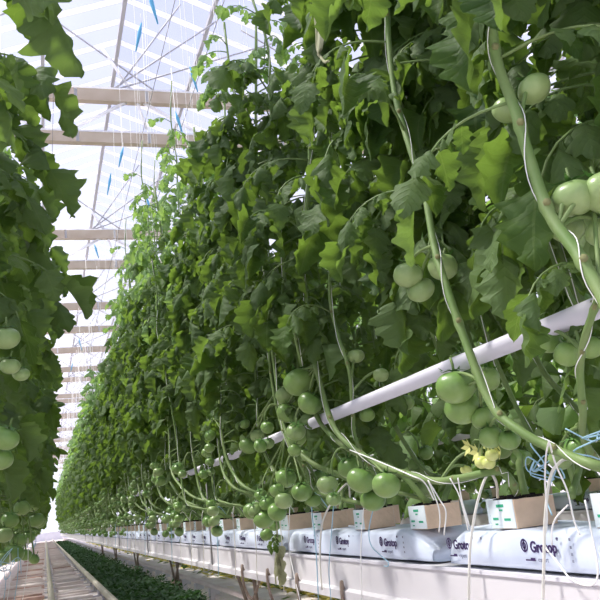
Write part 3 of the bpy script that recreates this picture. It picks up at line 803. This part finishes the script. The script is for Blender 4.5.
# pale branching vine at the right edge
s4 = [(1.0, 1.28, H - .03)] + [P(*q) for q in ((585, 442, .90), (583, 410, .86), (580, 375, .84), (583, 345, .83), (592, 315, .83), (604, 280, .84), (612, 220, .86), (618, 120, .9), (620, 0, .92), (622, -120, .95))]
hero('pale green vine standing upright at the right edge, crossing the pipe', s4, .0065,
     [(.55, 1.2, .8, 0), (.62, 3.4, .7, .1), (.7, 4.6, .9, .1), (.78, 2.2, 1, .1), (.86, 5.0, .9, .1), (.94, 3.0, .9, .1)],
     [(P(583, 350, .83), [T(548, 340, .86, 14, A[2]), T(568, 354, .85, 13.5, A[0]), T(590, 347, .88, 12, A[3]), T(570, 325, .90, 12, A[0])]),
      (P(585, 430, .88), [T(576, 447, .91, 12, A[0]), T(560, 460, .93, 11, A[1])])])
# bent vine behind the left third
s5 = [(.96, 1.97, H - .03)] + [P(*q) for q in ((385, 488, .92), (372, 470, .9), (356, 440, .88), (352, 405, .86), (349, 370, .85), (338, 335, .85), (330, 300, .86), (330, 250, .88), (330, 180, .9), (330, 60, .95))]
hero('slender vine bending upward just right of the arching one', s5, .0055,
     [(.66, 3.6, .7, .1), (.72, .9, .8, .1), (.78, 2.6, 1, 0), (.84, 5.0, 1, .1), (.9, 3.4, 1, .1), (.96, 1.5, .9, .1)],
     [(P(350, 390, .86), [T(356, 356, .9, 8.5, A[1]), T(381, 375, .93, 8, A[1]), T(367, 415, .92, 8, A[0])])])
s6 = [(.96, 2.4, H - .03)] + [P(*q) for q in ((318, 492, .90), (306, 470, .87), (292, 450, .84), (280, 420, .83), (272, 380, .83), (268, 340, .84), (262, 290, .86), (258, 220, .88), (256, 120, .9), (256, 20, .95))]
hero('vine with fruit hanging low over the slab beside the green shoot', s6, .0070,
     [(.62, 3.0, .8, .1), (.68, 5.0, .8, .1), (.74, 2.4, 1, 0), (.8, .6, 1, .1), (.86, 3.7, 1, .1), (.93, 5.4, .9, .1)],
     [(P(292, 450, .84), [T(302, 492, .82, 10.5, A[0]), T(286, 478, .83, 10.5, A[2]), T(313, 500, .86, 8, A[0])]),
      (P(285, 440, .83), [T(264, 519, .80, 10.5, A[0]), T(277, 512, .82, 9.5, A[2]), T(252, 511, .82, 9, A[0])]),
      (P(272, 400, .83), [T(248, 446, .81, 9, A[0]), T(258, 436, .84, 8, A[1]), T(304, 455, .88, 7, A[0])])])
# pale young truss with dried flowers near the right
r7 = empty('flower_truss', P(484, 440, .90)); b7 = P(484, 440, .90)
st = MB(); st.tube(smoothpath([(.0, 0, .16), (.0, 0, .05), (0, 0, 0)], 4), .004, M_STEM, 6)
fl7 = []
for px, py, rp, kd in ((497, 463, 6, 0), (508, 451, 4.5, 1), (486, 452, 4.5, 1), (478, 447, 4, 1), (499, 446, 4, 1), (490, 462, 6.5, 0), (500, 455, 6, 0)):
    t_ = T(px - 8, py, .90 + .02 * kd, rp * 1.1); c = t_[0] - b7
    st.tube([(0, 0, 0), c.lerp(Vector((0, 0, 0)), .4) + Vector((0, 0, .01)), c], .002, M_STEM, 5)
    if kd == 0: o = link('tomato', TOMY, r7, c); o.scale = (t_[1],) * 3
    else:
        for k in range(6):
            a = k * PI / 3; d = Vector((0, math.cos(a), math.sin(a))) * .022 + Vector((-.012, 0, 0)); s_ = Vector((0, -math.sin(a), math.cos(a))) * .006
            st.add([tuple(c), tuple(c + d * .5 + s_), tuple(c + d), tuple(c + d * .5 - s_)], [(0, 1, 2, 3)], M_PETAL)
st.build('stalk', r7); tag(r7, 'young truss with tiny yellow-green fruit and dry yellow flowers', 'fruit truss')

# extra near leaves of the left row reaching into the photo's upper left, and its fruit
def left_hero(label, x0, y0, leaves, fruits, top=1.6):
    base = Vector((GXL + .10, y0 - .5, H - .03)); r = empty('tomato_plant', base)
    pts = [base, (x0 - .1, y0 - .35, H + .03), (x0 - .03, y0 - .1, H + .15), (x0, y0, H + .4), (x0 + .02, y0 + .05, H + .8), (x0, y0 + .1, H + 1.2), (x0, y0 + .12, H + top)]
    path = [p - base for p in smoothpath(pts, 6)]; k = len(path)
    st = MB(); st.tube(path, .0075, M_STEM, 10); fo = MB()
    for z, az, sc, tilt in leaves:
        put_leaf(fo, LEAVES_HI[int(nrg.integers(0, 16))], on_path(path, z + .03), az, sc, tilt, nrg)
    for c, rr, kd in fruits:
        c = Vector(c) - base; p = on_path(path, c.z + .03)
        st.tube(smoothpath([p, p.lerp(c, .5) + Vector((0, 0, .025)), c + Vector((0, 0, rr * .75))], 4), .0034, M_STEM, 6); put_tomato(r, c, rr, nrg, True, kd)
    st.build('stem', r); fo.build('foliage', r)
    return tag(r, label, 'tomato plant', 'near vines with bare lower stems')
def TL(px, py, Y, rpx, kd=None):
    p = PY(px, py, Y); d = (p - Vector((0, 0, H))).length; return (p, rpx * d / F, kd)
left_hero('vine with big dark overhanging leaves in the upper left corner', -.22, 1.15, [(.80, .9, .70, .2), (.90, -.5, .75, .1), (1.0, -.2, .85, .3), (.62, 1.2, .6, .2), (.5, 1.4, .6, .1), (1.08, .8, 1, .2), (1.15, 0, 1, .1)], [])
left_hero('vine with pale ribbed tomatoes at the left edge, halfway up', -.26, 2.05, [(.7, .1, .9, .2), (.9, .6, 1, .1), (.6, -.5, .9, 0), (1.1, .3, 1, .2), (1.3, 0, 1, .1), (.4, .8, .8, 0)],
          [TL(6, 338, 1.70, 13, A[1]), TL(10, 366, 1.74, 9.5, A[1]), TL(21, 374, 1.78, 8, A[1]), TL(5, 438, 1.75, 13, A[0]), TL(0, 458, 1.8, 12, A[2])])
left_hero('vine with a round tomato hanging lowest at the left edge above the boards', -.24, 3.6, [(.6, .2, .9, .1), (.9, .5, 1, .1), (1.1, 0, 1, .1), (.45, -.4, .8, 0), (1.3, .4, 1, .1)],
          [TL(14, 553, 3.5, 9.5, A[0]), TL(18, 541, 3.7, 7.5, A[2]), TL(3, 558, 3.4, 8, A[1]), TL(26, 555, 3.8, 5.5, A[0]), TL(34, 559, 3.9, 5, A[2]), TL(36, 520, 4, 7.5, A[0]), TL(28, 537, 4, 6.5, A[2]), TL(40, 522, 4.3, 6, A[0]), TL(10, 520, 3.4, 8, A[2]), TL(22, 508, 3.8, 7.5, A[0]), TL(4, 535, 3.3, 8, A[1]), TL(33, 505, 4.2, 6.5, A[3])])

# tall pale tops above the right row
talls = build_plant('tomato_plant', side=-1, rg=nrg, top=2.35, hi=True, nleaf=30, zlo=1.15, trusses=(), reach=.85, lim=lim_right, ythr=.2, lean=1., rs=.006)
for i, y in enumerate([3.75, 4.4, 5.2, 6.1]):
    o = talls if i == 0 else copy_tree(talls)
    o.location = (GXR - .03, y, BASEZ); o.rotation_euler = (0, 0, (0, .2, -.15, .1)[i]); o.scale = (1, 1, (1, .96, 1.06, 1.0)[i])
    tag(o, 'tall vine with pale young top above the right row, %s of four' % ['nearest', 'second', 'third', 'farthest'][i], 'tomato plant', 'tall pale-topped vines')

# green side shoot hanging over the slab
r8 = empty('hanging_shoot', P(277, 540, .84)); b8 = P(277, 540, .84)
st = MB(); q = [P(*a) - b8 for a in ((268, 500, .86), (276, 520, .84), (277, 545, .84), (275, 565, .84), (276, 585, .84))]
st.tube(smoothpath(q, 4), .0035, M_DRYLEAF, 6); st.build('stem', r8)
fo = MB(); put_leaf(fo, LEAVES_YO[1], (0, 0, .03), 4.2, .32, -.3, nrg); put_leaf(fo, LEAVES_YO[2], (0, 0, .02), 2.2, .3, -.3, nrg); fo.build('foliage', r8)
fo = MB()
for i in range(9):
    z = -.02 - i * .013; V, Fq, uv = leaflet(6, .05, .022, (nrg.uniform(-.004, .004), nrg.uniform(-.004, .004), z), (nrg.uniform(-.4, .4), nrg.uniform(-.4, .4), -1), (1, .3, 0), .2, .8, nrg); fo.add(V, Fq, M_DRYLEAF, uv)
fo.build('wilted_leaves', r8); tag(r8, 'small green shoot with wilted tail dangling over the slab and gutter', 'plant shoot')
# pale dried leaf at the top
r9 = empty('dried_leaf_cluster', P(318, 40, .66)); fo = MB(); fo2 = MB()
fo2.tube(smoothpath([(0, 0, .10), (0, 0, .03), (.0, .01, -.02), (0, -.02, -.07), (-.01, -.07, -.10)], 4), .0035, M_DRYLEAF, 6)
for i in range(6):
    V, Fq, uv = leaflet(8, .06, .016, (0, nrg.uniform(-.012, .012), .02), (nrg.uniform(-.2, .2), nrg.uniform(-.3, .3), -1), (.3, 1, 0), .2, .9, nrg); fo.add(V, Fq, M_DRYLEAF, uv)
fo2.build('stalk', r9); fo.build('petals', r9); tag(r9, 'pale dried flower truss hanging among the dark leaves near the top', 'dried truss')

# ------------------------------------------------------------------ tubes, strings, rods, hooks
def curve_thing(name, pts, r_, m_, lab, cat, grp=None, n=6, sub=6):
    m = MB(); m.tube(smoothpath(pts, sub), r_, m_, n); return tag(m.build(name), lab, cat, grp)
GT = 'white drip tubes of the right row'
for i, (lab, pts) in enumerate([
    ('white drip tube arching from the bare-faced block down over the nearest slab', [(498, 500, .95), (496, 482, .93), (488, 474, .91), (478, 500, .885), (471, 540, .87), (469, 580, .86), (469, 620, .86)]),
    ('white drip tube looping up over the nearest logo from the gutter', [(570, 458, .93), (560, 462, .90), (550, 478, .88), (545, 520, .875), (544, 560, .865), (543, 600, .86), (543, 640, .86)]),
    ('thin white tube arching beside the low hanging tomatoes, left of the second slab logo', [(350, 497, .96), (348, 484, .94), (340, 490, .91), (330, 505, .88), (322, 525, .875), (320, 560, .865), (322, 590, .86)]),
]):
    curve_thing('drip_tube', [P(*q) for q in pts], .0032, M_TUBE, lab, 'drip tube', GT)
GS = 'white strings hanging over the printed slabs'
for lab, pts in [
    ('white string tied to the vine and trailing right across the nearest slab', [(549, 441, .80), (546, 455, .82), (545, 480, .86), (547, 520, .88), (545, 545, .88), (556, 560, .87), (572, 580, .865), (592, 585, .865), (598, 570, .87), (592, 535, .88), (585, 500, .89)]),
    ('white string slanting from the vine knot down right past the block', [(549, 441, .80), (556, 465, .84), (567, 490, .87), (574, 520, .88), (580, 535, .88)]),
    ('white string crossing behind the nearest logo', [(568, 505, .88), (556, 518, .88), (552, 530, .88), (552, 545, .88)]),
    ('slack white string left of the nearest slab end, kinked at its middle', [(428, 480, .85), (440, 500, .87), (446, 512, .875), (444, 535, .88)]),
    ('slack white string just left of the kinked one', [(428, 480, .85), (438, 505, .87), (440, 520, .875), (439, 532, .88)]),
    ('white string slanting from the arching vine to the nearest slab top', [(450, 478, .86), (459, 495, .87), (466, 520, .88), (468, 530, .885)]),
    ('second white string slanting beside the tube of the bare-faced block', [(458, 478, .86), (462, 500, .87), (470, 528, .885)]),
    ('white string lying along the arching vine stem', [(350, 450, .80), (380, 462, .81), (410, 475, .82), (424, 482, .84), (434, 500, .86)]),
    ('fine white string straight down past the third slab', [(290, 500, .88), (289, 545, .87), (293, 570, .86), (300, 600, .86)]),
    ('fine white string straight down over the second slab', [(364, 505, .88), (361, 545, .87), (362, 600, .86)]),
]:
    curve_thing('tie_string', [P(*q) for q in pts], .0017, M_STRING, lab, 'string', GS, 5)
for lab, pts in [
    ('pale blue string looping over the second slab near its logos', [(374, 505, .87), (369, 530, .87), (371, 545, .868), (380, 555, .868), (388, 562, .868), (388, 566, .868), (384, 566, .868)]),
    ('pale blue string left of the second slab logos', [(334, 500, .88), (331, 540, .87), (329, 570, .86), (331, 600, .86)]),
    ('pale blue string behind the nearest block', [(556, 470, .90), (550, 485, .90), (547, 500, .90), (552, 515, .89)]),
]:
    curve_thing('blue_tie_string', [P(*q) for q in pts], .0016, M_TEAL, lab, 'string', 'blue strings on the right row', 5)
# tangled blue twine in the vines
def tangle(c, s, lab, m_=M_TEAL):
    pts = [Vector(c) + Vector(nrg.normal(0, s, 3)) for _ in range(14)]
    curve_thing('twine_tangle', pts, .0015, m_, lab, 'twine', 'blue twine tangles', 4, 5)
tangle(P(594, 440, .86), .018, 'blue twine tangle at the right edge by the upright vine')
tangle(P(545, 462, .90), .02, 'blue twine tangle under the crossing vine')
tangle(PY(33, 543, 4.2), .02, 'blue twine tangle under the left vines by the rail')
tangle(PY(6, 566, 3.2), .03, 'blue twine tangle at the left edge above the boards', M_TEAL)
for i, (x, y_) in enumerate(((6, 575), (14, 570), (24, 560), (2, 580))):
    a = PY(x + 4, y_ - 22, 3.3 + .15 * i); b = PY(x - 4, y_ + 55, 3.4 + .15 * i)
    curve_thing('hanging_string', [a, a.lerp(b, .4) + Vector((.01, 0, 0)), b], .0018, M_TEAL if i % 2 else M_STRING, 'string dangling from the left vines in front of the boards', 'string', 'strings under the left vines', 4)
# rows of fine drip lines in the distance
k = 0
for y in [2.75 + .42 * i for i in range(28)]:
    x = .875 - .004 * (i % 3)
    pts = [(.95, y, H - .03), (.90, y - .02, H + .03), (.875, y - .04, H - .02), (.872, y - .05, H - .13), (.866, y - .05, H - .24), (.863, y - .04, H - .32)]
    curve_thing('drip_tube', pts, .0022, M_TUBE if k % 4 else M_TEAL, 'thin drip tube in the receding line over the right gutter', 'drip tube', 'receding drip tubes on the right gutter', 4, 3); k += 1
# hanger rods
for i in range(6):
    y = 4.58 + 3.0 * i
    m = MB(); m.tube([(.873, y, H - .30), (.873, y, H + .26)], .0042, M_ROD, 6)
    m.tube([(.873, y, H - .303), (1.127, y, H - .306)], .005, M_ROD, 6)
    tag(m.build('gutter_hanger'), 'thin dark upright rod holding the right gutter, nearest one' if i == 0 else 'thin dark upright rod farther along the right gutter', 'gutter hanger', 'gutter hanger rods')
# bent drain hooks and braces under the gutter
for i, (px, py) in enumerate(((245, 575), (270, 575), (298, 566), (345, 590), (340, 590))):
    if i == 4: continue
    b = P(px, py, .88)
    pts = [(.90, b.y + .02, H - .302), (.875, b.y, H - .27), (.868, b.y - .01, H - .25), (.862, b.y - .02, H - .29), (.87, b.y - .02, H - .35), (.90, b.y + .02, H - .40), (.96, b.y + .10, H - .44)]
    curve_thing('drain_hook', pts, .006, M_RUST, ['bent grey drain hook left of the hanging shoot', 'bent grey drain hook just behind the hanging shoot', 'bent grey drain hook right of the hanging shoot', 'bent grey drain hook below the second slab'][i], 'hook', 'bent hooks under the gutter', 8)
def brace(y, lab):
    r = empty('gutter_stand', (1.0, y, 0)); zt = H - .303
    m = MB(); m.tube([(0, -.16, .03), (0, -.12, zt)], .010, M_RUST, 8); m.tube([(0, 0.02, .04), (0, -.30, zt)], .009, M_RUST, 8); m.build('leg', r)
    m = MB(); m.tube([(0, .02, .04), (0, .30, zt)], .009, M_RUST, 8); m.build('leg', r)
    m = MB(); m.box((-.05, -.2, .05), (.05, .06, .062), M_RUST); m.build('foot_plate', r, smooth=False)
    return tag(r, lab, 'gutter stand', 'stands under the right gutter')
for i, y in enumerate((4.3, 6.9, 9.9, 12.9, 15.9)): brace(y, ['weathered gutter stand with splayed legs beside the hanging shoot', 'weathered v-shaped gutter stand just right of the ground leaves'][i] if i < 2 else 'weathered gutter stand in the distance under the right gutter')

# overhead wires, strings and blue twine bobbins hung from them
WZ = H + 3.05
for i, x in enumerate((.15, .85, 1.15, -.4)):
    m = MB(); m.tube([(x, Y0 + .1, WZ), (x, 52, WZ)], .003, M_ROD, 4); tag(m.build('crop_wire'), ['thin overhead crop wire above the aisle', 'thin overhead crop wire above the aisle side of the right row', 'thin overhead crop wire above the back of the right row', 'thin overhead crop wire above the left row'][i], 'wire')
for i, (px, py, Y) in enumerate(((178, 123, 5.5), (140, 38, 4.4), (152, 8, 4.2), (122, 158, 6.2), (148, 205, 7.8), (110, 185, 7.2), (96, 252, 9.5), (128, 272, 10.5), (80, 345, 14), (72, 368, 17), (193, 80, 5.2))):
    c = PY(px, py, Y); r = empty('twine_bobbin', c)
    L_ = .16 + .02 * (i % 3); dx = .05 * (-1) ** i
    m = MB(); m.tube([(-dx * .3, 0, WZ - c.z), (-dx * .3, 0, L_ * .6)], .0018, M_STRING, 4); m.build('string', r)
    m = MB(); m.tube([(-dx * .3, 0, L_ * .6), (0, 0, .04), (dx * .6, .01, -L_ * .5)], [.004, .013, .004], M_BLUE, 6); m.build('twine_winding', r)
    tag(r, ['blue twine bobbin between the two nearest girders, lower right', 'blue twine bobbin under the ridge near the top, thin string above it', 'blue twine bobbin at the very top of the photo', 'blue twine bobbin just below the second chord, left of centre', 'blue twine bobbin hanging right of mid-height, beside bright leaves', 'small blue twine bobbin left of mid-height under the ridge', 'blue twine bobbin between the far girders on the left', 'blue twine bobbin between the far girders on the right', 'tiny blue twine bobbin far down the aisle, upper of two', 'tiny blue twine bobbin far down the aisle, lower of two', 'blue twine bobbin beside the hanging leaf right of the ridge'][i], 'twine bobbin', 'blue twine bobbins on the crop wires')
for i, (px, Y) in enumerate(((165, 6.0), (172, 6.6), (160, 7.4), (183, 5.6), (150, 9.0), (128, 11), (176, 5.0), (190, 6.2), (142, 8), (112, 12))):
    a = PY(px, 60 + 12 * i, Y)
    m = MB(); m.tube([(a.x, a.y, WZ), (a.x + .02, a.y, H + 1.6 - .05 * i)], .0022, M_STRING, 4)
    tag(m.build('crop_string'), 'fine white crop string hanging against the roof beside the right row', 'string', 'crop strings against the roof')

# ------------------------------------------------------------------ ground plants and litter
gm = MB()
n = 9000
for i in range(n):
    y = 5.2 + (nrg.random() ** 1.7) * 34; x = nrg.uniform(.45, .94); z = .02 + nrg.uniform(0, .055) + .02 * math.sin(y * 7 + x * 9)
    a = nrg.uniform(0, 6.28); s = nrg.uniform(.025, .055) * (1 + y * .015)
    e = nrg.uniform(-.2, .9)
    d = np.array([math.cos(a) * math.cos(e), math.sin(a) * math.cos(e), math.sin(e)])
    sd = np.array([-math.sin(a), math.cos(a), nrg.uniform(-.5, .5)]); sd /= np.linalg.norm(sd)
    p = np.array([x, y, z]); T_ = nrg.random()
    V = [p, p + d * s * .5 + sd * s * .3, p + d * s + [0, 0, -s * .2], p + d * s * .5 - sd * s * .3]
    gm.add(V, [(0, 1, 2, 3)], M_GROUNDLEAF, np.array([(0, .5), (.5, 1), (1, .5), (.5, 0)]), T_)
tag(gm.build('ground_leaves'), 'dense strip of small dark green leaves on the ground right of the rail', 'ground plants', kind='stuff')
gb = MB(); gb.box((.44, 4.8, 0), (.96, 45, .028), mat('dark_soil', (.02, .04, .018), .9, .1, noise=(.035, .06, .02), nscale=20)); tag(gb.build('soil_bed', smooth=False), 'dark soil under the strip of green ground leaves', 'soil')
lt = MB()
for i in range(5200):
    y = 3.2 + nrg.random() ** 1.5 * 26; x = 1.52 + nrg.normal(0, .10); a = nrg.uniform(0, 6.28); s = nrg.uniform(.04, .10)
    d = np.array([math.cos(a), math.sin(a), nrg.uniform(-.1, .5)]); sd = np.array([-math.sin(a), math.cos(a), nrg.uniform(-.3, .3)]); p = np.array([x, y, nrg.uniform(.01, .10)])
    lt.add([p, p + d * s * .5 + sd * s * .3, p + d * s, p + d * s * .5 - sd * s * .3], [(0, 1, 2, 3)], M_LITTER if nrg.random() < .72 else M_LEAF, np.array([(0, .5), (.5, 1), (1, .5), (.5, 0)]), nrg.random())
tag(lt.build('leaf_litter'), 'yellowed fallen leaves on the ground beneath the right gutter', 'leaf litter', kind='stuff')
